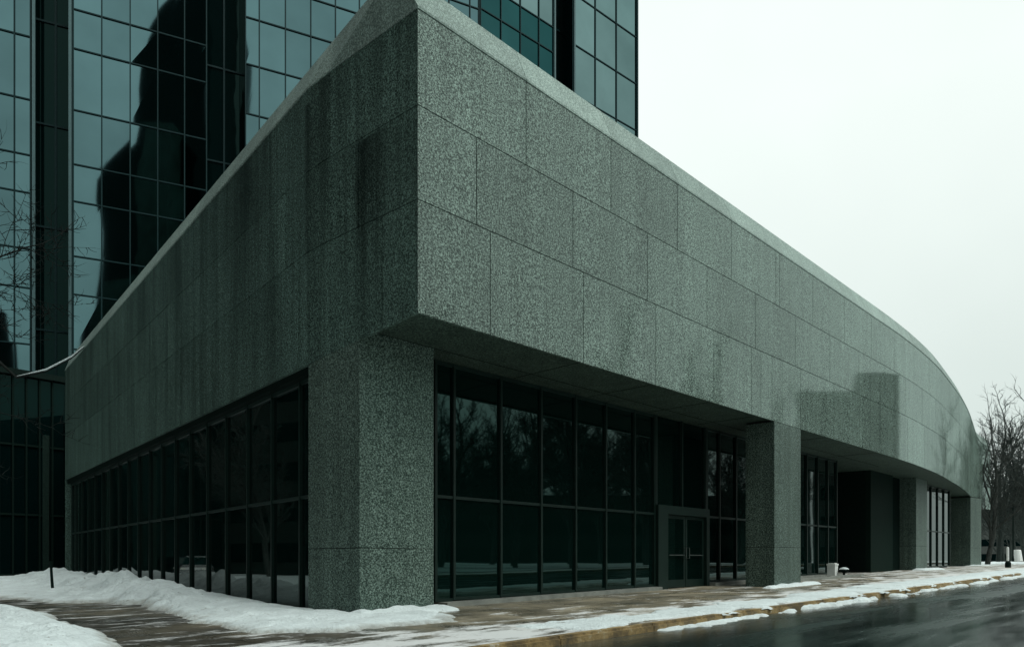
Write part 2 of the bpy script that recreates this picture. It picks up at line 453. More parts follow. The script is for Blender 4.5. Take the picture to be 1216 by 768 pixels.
# backing behind the slab joints
bk=MB()
for a,b in ((SL,0.0),(0.0,SR)):
    out=w_run(a,b,0.055); 
    ss=[a]+[s for s in S if a+1e-6<s<b-1e-6]+[b]
    for k in range(len(out)-1):
        bk.quad((*out[k],zb(ss[k])+0.05),(*out[k+1],zb(ss[k+1])+0.05),(*out[k+1],Z3+0.02),(*out[k],Z3+0.02))
bk.build('joint_backing',M['joint'],podium)

# coping : sloped stone from the wall head up to a set-back top edge
ZT=12.0
def line_x(p,d,q,e):
    det=d[0]*(-e[1])+e[0]*d[1]
    t=((q[0]-p[0])*(-e[1])+e[0]*(q[1]-p[1]))/det
    return (p[0]+d[0]*t,p[1]+d[1]*t)
nL=seg_n(0); nR=seg_n(3)
pL=(LEFT[0][0]+nL[0]*0.255,LEFT[0][1]+nL[1]*0.255); pR=(C0[0]+nR[0]*0.297,C0[1]+nR[1]*0.297)
T0=line_x(pL,d2,pR,(RX,RY))
def top_at(s):
    if s<=0:
        p=w_at(s) if s<-1e-6 else C0
        if s>-3.55:   # straight run of the top edge past the bend
            e=w_at(-3.6); t1=((e[0]-pL[0])*d2[0]+(e[1]-pL[1])*d2[1])
            tT=((T0[0]-pL[0])*d2[0]+(T0[1]-pL[1])*d2[1])
            k=s/-3.6; t=tT+(t1-tT)*k
            return (pL[0]+d2[0]*t,pL[1]+d2[1]*t)
        t=((p[0]-pL[0])*d2[0]+(p[1]-pL[1])*d2[1])
        return (pL[0]+d2[0]*t,pL[1]+d2[1]*t)
    j=[i for i,x in enumerate(S) if abs(x-s)<1e-6]
    if j: return w_vert(j[0],0.297)
    return w_at(s,0.297)
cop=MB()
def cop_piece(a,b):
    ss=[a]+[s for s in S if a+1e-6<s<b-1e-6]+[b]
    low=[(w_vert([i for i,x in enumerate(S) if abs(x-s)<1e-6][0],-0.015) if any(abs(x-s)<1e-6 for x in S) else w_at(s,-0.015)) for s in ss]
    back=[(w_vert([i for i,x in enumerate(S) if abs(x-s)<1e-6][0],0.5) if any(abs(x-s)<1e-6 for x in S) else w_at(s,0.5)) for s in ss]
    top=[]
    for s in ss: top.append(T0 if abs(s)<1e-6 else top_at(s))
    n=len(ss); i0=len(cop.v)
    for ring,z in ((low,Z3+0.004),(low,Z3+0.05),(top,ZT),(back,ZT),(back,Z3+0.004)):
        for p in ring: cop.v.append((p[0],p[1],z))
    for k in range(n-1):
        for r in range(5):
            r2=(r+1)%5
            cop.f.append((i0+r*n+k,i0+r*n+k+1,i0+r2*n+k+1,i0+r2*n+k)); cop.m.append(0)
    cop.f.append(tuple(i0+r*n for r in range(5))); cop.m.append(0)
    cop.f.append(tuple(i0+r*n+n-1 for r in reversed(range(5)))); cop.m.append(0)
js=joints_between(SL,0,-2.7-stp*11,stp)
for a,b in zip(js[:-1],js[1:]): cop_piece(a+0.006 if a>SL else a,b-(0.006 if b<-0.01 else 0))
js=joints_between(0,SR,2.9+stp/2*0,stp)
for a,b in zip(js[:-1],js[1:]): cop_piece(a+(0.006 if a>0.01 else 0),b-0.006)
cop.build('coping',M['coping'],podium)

# roof, soffit, inner body
GV=-2.39                                    # plane of the street glazing
roof=MB()
inner=w_run(SL,SR,0.45)
back=[(20,84),(-6,80),(-34,60)]
roof.prism(inner+back,Z3-0.3,ZT-0.06)
roof.build('roof',M['roofing'],podium)
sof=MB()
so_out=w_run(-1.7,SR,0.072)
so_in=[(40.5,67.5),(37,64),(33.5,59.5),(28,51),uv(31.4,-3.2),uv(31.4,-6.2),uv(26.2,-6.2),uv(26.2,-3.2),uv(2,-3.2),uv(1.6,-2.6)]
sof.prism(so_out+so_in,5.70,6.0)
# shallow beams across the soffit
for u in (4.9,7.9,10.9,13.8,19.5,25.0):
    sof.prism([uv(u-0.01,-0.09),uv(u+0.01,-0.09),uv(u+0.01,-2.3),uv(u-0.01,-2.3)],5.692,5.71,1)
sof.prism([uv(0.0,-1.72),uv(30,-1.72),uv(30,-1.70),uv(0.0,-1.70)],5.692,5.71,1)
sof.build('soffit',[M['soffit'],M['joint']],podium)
core=MB()
LG=[(w_at(s,0.42)) for s in (SL,-3.65)]
core.prism([LG[0],LG[1],uv(1.9,-2.75),uv(26.6,-2.75),uv(26.6,-6.0),uv(31.0,-6.0),uv(31.2,-2.75),uv(46.2,-2.75),(31.6,54.6),(36.5,63.0),(40.2,68.0)]+back,-0.6,5.72)
core.build('inner_body',M['core'],podium)
# end return of the side wall
ew=MB(); nl=seg_n(0)
ew.prism([LEND,(LEND[0]+nl[0]*0.02+d2[0]*0.02,LEND[1]+nl[1]*0.02+d2[1]*0.02),(LEND[0]+nl[0]*8+d2[0]*2.5,LEND[1]+nl[1]*8+d2[1]*2.5),(LEND[0]+nl[0]*8,LEND[1]+nl[1]*8)],-0.5,Z3)
ew.build('end_wall',M['granite_old_shaded'],podium)

# pillars
def pillar(poly,ztop,zj,mat):
    p=MB(); cx=sum(q[0] for q in poly)/len(poly); cy=sum(q[1] for q in poly)/len(poly)
    ins=[(cx+(q[0]-cx)*0.975,cy+(q[1]-cy)*0.975) for q in poly]
    p.prism(poly,-0.5,zj-0.007); p.prism(poly,zj+0.007,ztop)
    p.prism(ins,-0.4,ztop+0.05,1)
    return p.build('pillar',[mat,M['joint']],podium)
P0=w_at(-1.714)
sP=-1.714
p1=[P0,LEFT[1],w_at(-3.52),w_at(-3.52,0.9),(P0[0]+1.9*RX-0.5*NX,P0[1]+1.9*RY-0.5*NY),(P0[0]+1.9*RX,P0[1]+1.9*RY)]
def pillar1():
    p=MB()
    ztop=lambda x,y: 5.475 if False else None
    # top follows the sloping lower edge of the side wall
    def top(x,y):
        best=min(((math.dist((x,y),w_at(s)),s) for s in [-1.714,-2.69,-3.52]),key=lambda q:q[0])
        return (zb(best[1])-0.012) if best[0]<0.05 else 5.69
    p.prism(p1,-0.5,1.343); 
    i0=len(p.v)
    p.prism(p1,1.357,lambda x,y: top(x,y))
    cx=sum(q[0] for q in p1)/6; cy=sum(q[1] for q in p1)/6
    p.prism([(cx+(q[0]-cx)*0.95,cy+(q[1]-cy)*0.95) for q in p1],-0.4,5.1,1)
    q=[w_at(-1.714,0.08),w_at(-2.69,0.08),w_at(-3.50,0.08),w_at(-3.50,0.85),(P0[0]+1.89*RX-0.5*NX,P0[1]+1.89*RY-0.5*NY),(P0[0]+1.89*RX-0.004*NX,P0[1]+1.89*RY-0.004*NY)]
    e=((P0[0]-0.004*NX),(P0[1]-0.004*NY)); q[0]=(e[0]+0.08*RX,e[1]+0.08*RY)
    p.prism(q,5.2,5.695)
    return p.build('pillar',[M['granite_pillar'],M['joint']],podium)
pillar1()
UP=14.72
pillar([uv(UP,0),uv(UP+2.05,0),uv(UP+2.05,-1.0),uv(UP,-1.0)],5.627,1.54,M['granite_pillar'])
pillar([uv(36.6,-1.9),uv(38.65,-1.9),uv(38.65,-2.9),uv(36.6,-2.9)],5.69,1.9,M['granite_pillar'])
q4=pt(1152.5,52.6)
pillar([q4,(q4[0]+2.2*0.76,q4[1]+2.2*0.65),(q4[0]+2.2*0.76-2.5*0.65,q4[1]+2.2*0.65+2.5*0.76),(q4[0]-2.5*0.65,q4[1]+2.5*0.76)],5.60,2.0,M['granite_pillar'])
# dark stone block beside the entrance recess
bl=MB(); bl.prism([uv(31.2,-2.5),uv(34.6,-2.5),uv(34.6,-3.4),uv(31.2,-3.4)],-0.3,5.69)
o=bl.build('entrance_block',M['dark_stone'],podium)

# ---- street glazing
def gpl(t,v=GV): return uv(2.36+t,v)
for a,b in ((0.12,8.95),(12.25,24.0)):
    pl=MB()
    for k in range(int((b-a)/1.0)+1):
        p=a+k*1.0; q=min(b,p+1.0)
        if q-p<0.05: continue
        pl.prism([gpl(p,GV+0.34),gpl(q,GV+0.34),gpl(q,GV-0.15),gpl(p,GV-0.15)],-0.3,lambda x,y:gz(x,y)+0.10)
    pl.build('plinth',M['concrete'],podium)
def bay(p,q,zs,ztop,ztrans,nout,first,last,depth=0.12,mw=0.07,label=None):
    """one glazed bay between plan points p,q : frame part with two panes"""
    f=MB(); dx,dy=q[0]-p[0],q[1]-p[1]; l=math.hypot(dx,dy); ex,ey=dx/l,dy/l
    fo=nout
    def rect(a,b,o0,o1): return [(p[0]+ex*a+fo[0]*o0,p[1]+ey*a+fo[1]*o0),(p[0]+ex*b+fo[0]*o0,p[1]+ey*b+fo[1]*o0),(p[0]+ex*b+fo[0]*o1,p[1]+ey*b+fo[1]*o1),(p[0]+ex*a+fo[0]*o1,p[1]+ey*a+fo[1]*o1)]
    f.prism(rect(0.001,mw,-0.10,0.05),zs,ztop)                                # mullion
    if last: f.prism(rect(l-mw,l-0.001,-0.10,0.05),zs,ztop)
    e=l-mw if last else l
    f.prism(rect(mw,e,-0.09,0.03),ztrans-0.035,ztrans+0.035)
    f.prism(rect(mw,e,-0.09,0.03),zs,zs+0.07)
    f.prism(rect(mw,e,-0.09,0.03),ztop-0.08,ztop)
    fr=f.build('window',M['dark_metal'],podium)
    for z0,z1 in ((zs+0.07,ztrans-0.035),(ztrans+0.035,ztop-0.08)):
        g=MB(); 
        ti=rng.uniform(-0.004,0.004)
        r=rect(mw,e,-0.05,-0.02)
        g.prism(r,z0,z1)
        g.build('pane',M['shop_glass'],fr)
    return fr
ts=[0.0,0.557,2.11,3.61,5.04,6.42,7.86,9.0]
for i,(a,b) in enumerate(zip(ts[:-1],ts[1:])):
    p,q=gpl(a),gpl(b); bay(p,q,gz(*q)+0.103,5.69,2.57,(NX,NY),i==0,i==len(ts)-2)
ts=[12.18,13.07,14.3,15.6,16.9,18.2,19.4,20.6,21.75,22.9,24.0]
for i,(a,b) in enumerate(zip(ts[:-1],ts[1:])):
    p,q=gpl(a),gpl(b); bay(p,q,gz(*q)+0.103,5.69,2.62,(NX,NY),i==0,i==len(ts)-2)
# recessed entrance side glazing and far glazing
for a,b in ((0,1.15),(1.15,2.3),(2.3,3.45)):
    p,q=uv(26.4+a*1.27,-5.7),uv(26.4+b*1.27,-5.7); bay(p,q,gz(*q)+0.06,5.69,2.7,(NX,NY),0,b>3)
fp=[uv(39.2+1.4*k,-2.6) for k in range(6)]
for i in range(5):
    p,q=fp[i],fp[i+1]; l=math.dist(p,q); bay(p,q,gz(*q)+0.06,5.69,2.9,(NX,NY),0,i==4)
# door
zd=gz(*gpl(10.7))+0.02
df=MB()
def grect(a,b,o0,o1): return [gpl(a,GV+o0),gpl(b,GV+o0),gpl(b,GV+o1),gpl(a,GV+o1)]
df.prism(grect(9.0,9.56,-0.12,0.16),zd-0.2,2.86); df.prism(grect(11.98,12.17,-0.12,0.16),zd-0.2,2.86)
df.prism(grect(9.56,11.98,-0.12,0.16),2.58,2.86)
df.prism(grect(9.0,9.10,-0.10,0.06),2.86,5.69); df.prism(grect(10.55,10.63,-0.10,0.06),2.86,5.69); df.prism(grect(12.08,12.17,-0.10,0.06),2.86,5.69)
door=df.build('door',M['dark_metal'],podium)
for a,b in ((9.10,10.55),(10.63,12.08)):
    g=MB(); g.prism(grect(a,b,-0.06,-0.02),2.861,5.68); g.build('pane',M['shop_glass'],door)
for a,b,hs in ((9.58,10.76,1),(10.79,11.96,-1)):
    lf=MB()
    lf.prism(grect(a,a+0.10,-0.02,0.05),zd,2.57); lf.prism(grect(b-0.10,b,-0.02,0.05),zd,2.57)
    lf.prism(grect(a+0.10,b-0.10,-0.02,0.05),zd,zd+0.25); lf.prism(grect(a+0.10,b-0.10,-0.02,0.05),2.46,2.57)
    lf.prism(grect(a+0.10,b-0.10,-0.01,0.03),zd+0.25,2.46,1)
    lf.build('door_leaf',[M['dark_metal'],M['shop_glass']],door)
    hx=b-0.09 if hs>0 else a+0.09
    h=MB(); A=gpl(hx,GV+0.14)
    h.tube([(*gpl(hx,GV+0.05),zd+0.95),(*A,zd+0.95),(*A,zd+1.30),(*gpl(hx,GV+0.05),zd+1.30)],[0.016]*4,8)
    B0,B1=gpl(a+0.14,GV+0.10),gpl(b-0.14,GV+0.10)
    h.tube([(*B0,zd+1.05),(*B1,zd+1.05)],[0.018]*2,8)
    h.build('door_handle',M['dull_steel'],door)
# ---- side glazing
ss=[-3.56]; t=-3.595-0.95
while t>SL+1.0: ss.append(t); t-=1.66
ss.append(SL+0.25)
nl=seg_n(0)
for i in range(len(ss)-1):
    p,q=w_at(ss[i],0.30),w_at(ss[i+1],0.30)
    bay(p,q,-0.12,5.17,2.53,(-nl[0],-nl[1]),0,i==len(ss)-2,mw=0.06)
hd=MB()
hd.prism([w_at(SL+0.1,0.09),w_at(-3.56,0.09),w_at(-3.56,0.40),w_at(SL+0.1,0.40)],5.172,5.75)  # black strip gives the shade band below the side wall's lower edge
hd.build('window_head_shade',M['black'],podium)

# ------------------------------------------------------------------ glass tower
A0=(-36.6,62.0); dA=(0.901,0.433); nA=(0.433,-0.901)
def tA(px):
    r=(px-CX)/F; return (A0[1]*r-A0[0])/(dA[0]-dA[1]*r)
dB=(0.762,0.648); nB=(0.648,-0.762)
B1=(16.06,94.5)
def tB(px):
    r=(px-CX)/F; return (B1[1]*r-B1[0])/(dB[0]-dB[1]*r)      # negative, back from B1
Kc=line_x(A0,dA,B1,dB)
tKA=(Kc[0]-A0[0])*dA[0]+(Kc[1]-A0[1])*dA[1]
tKB=(Kc[0]-B1[0])*dB[0]+(Kc[1]-B1[1])*dB[1]
tower=thing('office_tower',(-10,92,0),'tall mirror glass office tower with dark vertical slots rising behind the low granite building','building')
H=92.0
def onA(t,o=0): return (A0[0]+dA[0]*t+nA[0]*o,A0[1]+dA[1]*t+nA[1]*o)
def onB(t,o=0): return (B1[0]+dB[0]*t+nB[0]*o,B1[1]+dB[1]*t+nB[1]*o)
body=MB()
tl=-62.0
slotsA=[(tA(37),tA(86)),(tA(246),tA(291))]
poly=[onA(tl,-0.3)]
for a,b in slotsA: poly += [onA(a,-0.3),onA(a,-2.6),onA(b,-2.6),onA(b,-0.3)]
poly += [Kc if False else onA(tKA-0.2,-0.3),onB(tKB+0.2,-0.3)]
sb=(tB(657.5),tB(682.5))
poly += [onB(sb[0],-0.3),onB(sb[0],-2.6),onB(sb[1],-2.6),onB(sb[1],-0.3),onB(-0.05,-0.3)]
poly += [(B1[0]+1.0,B1[1]+22),(-60,130),(onA(tl)[0]-8,onA(tl)[1]+50)]
body.prism(poly,-0.5,H)
body.build('core',M['slot_glass'],tower)
win_n=[0]
upper=MB(); 
def facade(on,t0,t1,cols,rows,mat,darkbelow=None,darkmat=None,visible=lambda tc,zc:True,name='curtain_wall_frame'):
    fr=MB()
    cs=sorted(set([t0]+[c for c in cols if t0+0.3<c<t1-0.3]+[t1]))
    zs=sorted(rows)
    mw=0.10
    for c in cs:
        w=0.095
        fr.prism([on(c-w/2,-0.25),on(c+w/2,-0.25),on(c+w/2,0.07),on(c-w/2,0.07)],0,H)
    for z in zs:
        for a,b in zip(cs[:-1],cs[1:]):
            fr.prism([on(a+0.065,-0.25),on(b-0.065,-0.25),on(b-0.065,0.055),on(a+0.065,0.055)],z-mw/2,z+mw/2)
    for a,b in zip(cs[:-1],cs[1:]):
        for z0,z1 in zip(zs[:-1],zs[1:]):
            m=mat if (darkbelow is None or (z0+z1)/2>darkbelow) else darkmat
            zc=(z0+z1)/2; tc=(a+b)/2
            e=rng.uniform(-1,1,4)*0.006
            P=[(*on(a+0.05,e[0]-0.05),z0+0.05),(*on(b-0.05,e[1]-0.05),z0+0.05),(*on(b-0.05,e[2]-0.05),z1-0.05),(*on(a+0.05,e[3]-0.05),z1-0.05)]
            x,y=on(tc); 
            px=CX+F*x/y; py=HZ-F*(zc-EYE)/y
            if visible(px,py):
                g=MB(); g.quad(*P)
                Q=[(p[0]-0.0,p[1]+0.12,p[2]) for p in P]
                g.quad(Q[0],Q[3],Q[2],Q[1]); 
                for k in range(4):
                    l=(k+1)%4; i=len(g.v); g.v+= [P[k],Q[k],Q[l],P[l]]; g.f.append((i,i+1,i+2,i+3)); g.m.append(0)
                g.build('window',m,tower); win_n[0]+=1
            else:
                upper.quad(*P,0 if m is mat and mat is M['tower_glass'] else (1 if m is not M['tower_glass_reflect_dark'] else 2))
    fr.build(name,M['tower_frame'],tower)
rows2=[0.3,6.4,11.0,15.6,18.8,23.4,26.6,31.2,34.3,38.85,44.0,47.3,52.2,55.6,60.2,63.6,68.2,71.6,76.2,79.6,84.2,H]
rows3=[0.3,6.6,11.1,15.5,20,24.4,28.8,33.3,37.7,42.15,46.7,51.0,54.6,59.2,63.6,68,72.4,76.8,81.2,85.6,H]
lim=lambda px,py: (-6<px<442 or 520<px<760) and -14<py<430 and py<(455-1.02*(px-75) if px<442 else 40+0.72*(px-527))
facade(onA,tl,tA(37)-0.05,[tA(17)-2.2*k for k in range(30)],rows2,M['tower_glass'],visible=lim)
facade(onA,tA(86)+0.05,tA(246)-0.05,[tA(86)+2.15*k for k in range(1,5)],rows2,M['tower_glass'],visible=lim)
facade(onA,tA(291)+0.05,tKA-0.1,[tA(308)+2.34*k for k in range(0,12)],rows3,M['tower_glass'],visible=lim)
rowsB=[0.3]+[62.3-2.9*k for k in range(1,20)]+[62.3,68.3,74.3,80.3,86.3,H]  # closer rows low down imitate the grid of a reflected building
facade(onB,tKB+0.1,tB(657.5)-0.05,[tB(p) for p in (545,571,595,618,640)],rowsB,M['tower_glass_side'],62.3,M['tower_glass_reflect_dark'],visible=lim)
rowsC=[0.3]+[61.9-5.95*k for k in range(0,10)]+[67.85,73.8,79.75,85.7,H]
facade(onB,tB(682.5)+0.05,-0.02,[tB(707),tB(732)],rowsC,M['tower_glass_side'],visible=lim)
o=upper.build('upper_windows',[M['tower_glass'],M['tower_glass_side'],M['tower_glass_reflect_dark']],tower); o['kind']='stuff'
# fins on the slot edges and mullions inside the slots
def fin(on,t,mat='tower_fin',w=0.22):
    f=MB(); f.prism([on(t-w/2,-0.2),on(t+w/2,-0.2),on(t+w/2,0.16),on(t-w/2,0.16)],0,H-0.05); f.build('edge_fin',M[mat],tower)
for a,b in slotsA[:1]: fin(onA,a+0.18); fin(onA,b-0.16)
fin(onB,sb[0]+0.10); fin(onB,sb[1]-0.1); fin(onB,-0.12,'tower_frame')
si=MB()
for on,(a,b) in ((onA,slotsA[0]),(onA,slotsA[1]),(onB,sb)):
    c=(a+b)/2
    si.prism([on(c-0.08,-2.6),on(c+0.08,-2.6),on(c+0.08,-2.45),on(c-0.08,-2.45)],0,H-0.1)
    for z in np.arange(3.1,H,8.8): si.prism([on(a+0.01,-2.59),on(b-0.01,-2.59),on(b-0.01,-2.48),on(a+0.01,-2.48)],z,z+0.15)
si.build('slot_frame',M['tower_frame'],tower)

# dark wing low at the far left
wing=thing('dark_glass_wing',(-44,52,0),'low dark glass wing with slim stone columns left of the granite building','building')
wb=MB()
wz=14.2
wa,wbp=pt(-260,42.0),pt(76,53.0)
dw=(wbp[0]-wa[0],wbp[1]-wa[1]); lw=math.hypot(*dw); dw=(dw[0]/lw,dw[1]/lw); nw=(dw[1],-dw[0])
def onW(t,o=0): return (wa[0]+dw[0]*t+nw[0]*o,wa[1]+dw[1]*t+nw[1]*o)
wb.prism([onW(0,-0.2),onW(lw,-0.2),onW(lw,-12),onW(0,-12)],-0.5,wz-0.4)
wb.build('wall',M['core'],wing)
rf=MB(); rf.prism([onW(-0.3,0.3),onW(lw+0.2,0.3),onW(lw+0.2,-12.3),onW(-0.3,-12.3)],wz-0.4,wz); rf.build('roof',M['black'],wing)
nb=18
for k in range(nb):
    a,b=lw*k/nb,lw*(k+1)/nb
    f=MB(); f.prism([onW(a+0.01,-0.19),onW(a+0.12,-0.19),onW(a+0.12,0.05),onW(a+0.01,0.05)],0,wz-0.41)
    for z in (0.05,4.2,9.0): f.prism([onW(a+0.12,-0.19),onW(b,-0.19),onW(b,0.02),onW(a+0.12,0.02)],z,z+0.14)
    w=f.build('window',M['core'],wing)
    g=MB(); g.prism([onW(a+0.12,-0.15),onW(b,-0.15),onW(b,-0.08),onW(a+0.12,-0.08)],0.19,wz-0.45); g.build('pane',M['slot_glass'],w)
for px in (55,-30,-120):
    x,y=pt(px,45.0); c=MB(); c.box((x,y,-0.3),0.34,0.34,9.0,0.4); c.build('column',M['column_stone'],wing)

# ------------------------------------------------------------------ snow
def vnoise(x,y,seed):
    r=np.random.RandomState(seed); g=r.rand(256,256)
    xi=np.floor(x).astype(int); yi=np.floor(y).astype(int); fx=x-xi; fy=y-yi
    fx=fx*fx*(3-2*fx); fy=fy*fy*(3-2*fy)
    a=g[xi%256,yi%256]; b=g[(xi+1)%256,yi%256]; c=g[xi%256,(yi+1)%256]; d=g[(xi+1)%256,(yi+1)%256]
    return (a*(1-fx)+b*fx)*(1-fy)+(c*(1-fx)+d*fx)*fy
def fbm(x,y,seed,o=4):
    s=0;a=0.5
    for k in range(o): s=s+a*(vnoise(x*2**k+17.3*k,y*2**k-9.1*k,seed+k)); a*=0.5
    return s
def sdpoly(X,Y,poly):
    n=len(poly); d=np.full(X.shape,1e9); ins=np.zeros(X.shape,bool)
    for i in range(n):
        ax,ay=poly[i]; bx,by=poly[(i+1)%n]
        ex,ey=bx-ax,by-ay; wx,wy=X-ax,Y-ay
        t=np.clip((wx*ex+wy*ey)/(ex*ex+ey*ey+1e-12),0,1)
        d=np.minimum(d,np.hypot(wx-ex*t,wy-ey*t))
        c=((ay>Y)!=(by>Y))
        with np.errstate(divide='ignore',invalid='ignore'):
            xi=(bx-ax)*(Y-ay)/(by-ay if by!=ay else 1e-9)+ax
        ins^=(c&(X<xi))
    return np.where(ins,d,-d)
GZ=np.vectorize(gz)
def snow_patch(name,poly,hfun,res,label,edge=0.35,ragged=0.5,seed=1,frame=None,dirty=1.0):
    xs=[p[0] for p in poly]; ys=[p[1] for p in poly]
    gx=np.arange(min(xs)-0.6,max(xs)+0.6,res); gy=np.arange(min(ys)-0.6,max(ys)+0.6,res)
    X,Y=np.meshgrid(gx,gy,indexing='ij')
    d=sdpoly(X,Y,poly)
    if frame: WX,WY=np.vectorize(frame)(X,Y)
    else: WX,WY=X,Y
    d=d+(fbm(X*1.4,Y*1.4,seed)-0.47)*ragged*2+(fbm(X*5,Y*5,seed+9,4)-0.46)*ragged*0.9
    t=np.clip(d/edge,-1,1); prof=np.where(t>0,np.sqrt(np.clip(t,0,1)),t)
    hh=hfun(X,Y,d)
    Hh=prof*hh+np.where(t>0,((fbm(X*3,Y*3,seed+20)-0.47)*0.55*hh+(fbm(X*2.2,Y*2.2,seed+25,5)-0.47)*np.minimum(hh,0.3)*0.8)*np.clip(t,0,1),0)
    Z=GZ(WX,WY)+Hh
    keep=t>-0.12
    idx=-np.ones(X.shape,int); vv=[]; ff=[]
    cell=keep[:-1,:-1]|keep[1:,:-1]|keep[:-1,1:]|keep[1:,1:]
    ii,jj=np.nonzero(cell)
    use=np.zeros(X.shape,bool)
    for a,b in ((0,0),(1,0),(1,1),(0,1)): use[ii+a,jj+b]=True
    idx[use]=np.arange(use.sum())
    vv=np.stack([WX[use],WY[use],Z[use]],1)
    ff=np.stack([idx[ii,jj],idx[ii+1,jj],idx[ii+1,jj+1],idx[ii,jj+1]],1)
    me=bpy.data.meshes.new(name); me.from_pydata(vv.tolist(),[],ff.tolist()); me.materials.append(M['snow'])
    me.polygons.foreach_set('use_smooth',[True]*len(me.polygons)); me.update()
    if me.polygons and me.polygons[0].normal.z<0: me.flip_normals()
    at=me.attributes.new('thin','FLOAT','POINT'); at.data.foreach_set('value',dirty*np.clip(1-d[use]/0.45,0,1).astype(np.float32))
    o=bpy.data.objects.new(name,me); COL.objects.link(o); tag(o,label,'snow',None,'stuff'); return o
inn=[w_at(s,0.33) for s in (SL,-3.55)]
edge=[gpt(*p) for p in ((530,738),(470,744),(400,750),(330,752),(262,745),(225,733),(190,724),(150,717),(108,715),(54,716),(0,709))]
polyA=[(-44,44),(-30,42),inn[0],inn[1],w_at(-2.69,0.1),w_at(-1.714,0.1),(P0[0]+1.9*RX-0.1*NX,P0[1]+1.9*RY-0.1*NY),(P0[0]+2.1*RX,P0[1]+2.1*RY)]+edge+[(-26,22),(-44,28)]
_fr=np.random.RandomState(77)
def dents(X,Y,spots,depth,rad):
    q=0*X
    for (x,y,a) in spots:
        ca,sa=math.cos(a),math.sin(a); dx,dy=X-x,Y-y
        e=((dx*ca+dy*sa)/(rad*1.9))**2+((-dx*sa+dy*ca)/rad)**2
        q=q-depth*np.exp(-e)+0.35*depth*np.exp(-((np.sqrt(e)-1.6)/0.45)**2)
    return q
STEPS_A=[(-3.4-0.62*k+_fr.uniform(-.12,.12)+(0.16 if k%2 else -0.16),12.9+0.55*k+_fr.uniform(-.12,.12),2.35+_fr.uniform(-.3,.3)) for k in range(16)]
STEPS_B=[(-6.2-0.55*k+_fr.uniform(-.1,.1),10.4+0.42*k+(0.14 if k%2 else -0.14),2.4+_fr.uniform(-.3,.3)) for k in range(12)]+[(_fr.uniform(-11,-5.5),_fr.uniform(9.0,14.0),_fr.uniform(0,3)) for k in range(22)]
def hA(X,Y,d):
    # heaped against the glazing farther along the side wall
    al=-(X-LEFT[0][0])*0.637+(Y-LEFT[0][1])*0.771
    nd=-((X-LEFT[0][0])*nl[0]+(Y-LEFT[0][1])*nl[1])
    ridge=np.exp(-((nd-1.1)/1.0)**2)*np.interp(al,[-3,0,3,6,9,14,30],[0.02,0.04,0.12,0.24,0.30,0.34,0.30])
    bump=np.clip(fbm(X*0.8,Y*0.8,41)-0.42,0,1)*0.9*np.interp(al,[0,5,10],[0,0.5,1])*np.exp(-((nd-1.6)/1.4)**2)
    return np.maximum(0.03,0.085+ridge+bump+dents(X,Y,STEPS_A,0.07,0.085))
snow_patch('snow_bank',polyA,hA,0.07,'lumpy old snow heaped along the glazed side wall and round the corner pillar',0.5,0.45,3)
q0,q1,q2=(P0[0]-0.5*RX+0.02*NX,P0[1]-0.5*RY+0.02*NY),(P0[0]+2.05*RX-0.05*NX,P0[1]+2.05*RY-0.05*NY),(P0[0]+2.15*RX+0.55*NX,P0[1]+2.15*RY+0.55*NY)
snow_patch('pillar_drift',[q0,q1,q2,(P0[0]-0.5*RX+0.75*NX,P0[1]-0.5*RY+0.75*NY)],lambda X,Y,d:0.155+0*X,0.04,'clean white drift along the foot of the big corner pillar',0.30,0.08,70,None,0.0)
polyB=[gpt(*p) for p in ((0,722),(60,735),(112,752),(150,772))]+[(-4.4,7.6),(-9,5),(-24,9),(-30,20),(-22,22)]
snow_patch('snow_mound',polyB,lambda X,Y,d:np.maximum(0.03,0.10+0.16*fbm(X*0.9,Y*0.9,5)+0.05*np.clip(d,0,2)+dents(X,Y,STEPS_B,0.08,0.085)),0.06,'rough trodden snow beside the side path',0.5,0.25,8)
FR=lambda x,y: uv(x,y)
def strip(name,u0,u1,v0,v1,h,lab,edge=0.12,rag=0.3,res=0.07,seed=5):
    dirty=0.0 if name in ('pillar_drift','bench_snow') else 0.6
    return snow_patch(name,[(u0,v0),(u1,v0),(u1,v1),(u0,v1)],lambda X,Y,d:h+0*X,res,lab,edge,rag,seed,FR,dirty)
strip('snow_strip',0.4,15.5,2.35,KV-0.02,0.030,'thin snow lying along the kerb edge of the pavement',0.16,0.55,0.05,31)
strip('snow_strip',15.0,48.0,2.2,KV-0.02,0.05,'thin snow along the kerb beyond the second pillar',0.12,0.42,0.10,37)
strip('gutter_snow',2.3,7.5,KV+0.19,KV+0.30,0.05-0.0,'broken snow lumps in the gutter nearest the camera',0.16,0.40,0.05,51).location.z=-0.13
strip('gutter_snow',8.3,12.5,KV+0.19,KV+0.36,0.09,'long lump of snow in the gutter before the second pillar',0.16,0.40,0.05,55).location.z=-0.13
strip('gutter_snow',14.0,34.0,KV+0.19,KV+0.42,0.07,'snow strewn along the gutter farther down the street',0.16,0.40,0.07,57).location.z=-0.13
strip('pillar_drift',UP-0.9,UP+2.9,-0.02,0.38,0.10,'small snow drift round the foot of the second pillar',0.16,0.14,0.06,61)
strip('pillar_drift',36.0,39.5,-1.95,-1.2,0.10,'small snow drift at the foot of the third pillar',0.2,0.2,0.1,63)
snow_patch('pillar_drift',[pt(1146,51.6),pt(1168,51.0),pt(1185,56),pt(1160,56)],lambda X,Y,d:0.10+0*X,0.12,'snow drift at the foot of the farthest pillar',0.3,0.3,66)
snow_patch('snow_bank',[pt(1150,70),pt(1290,64),pt(1340,80),pt(1170,88)],lambda X,Y,d:0.22+0*X,0.3,'bank of snow across the side street far down the road',0.8,0.6,67)

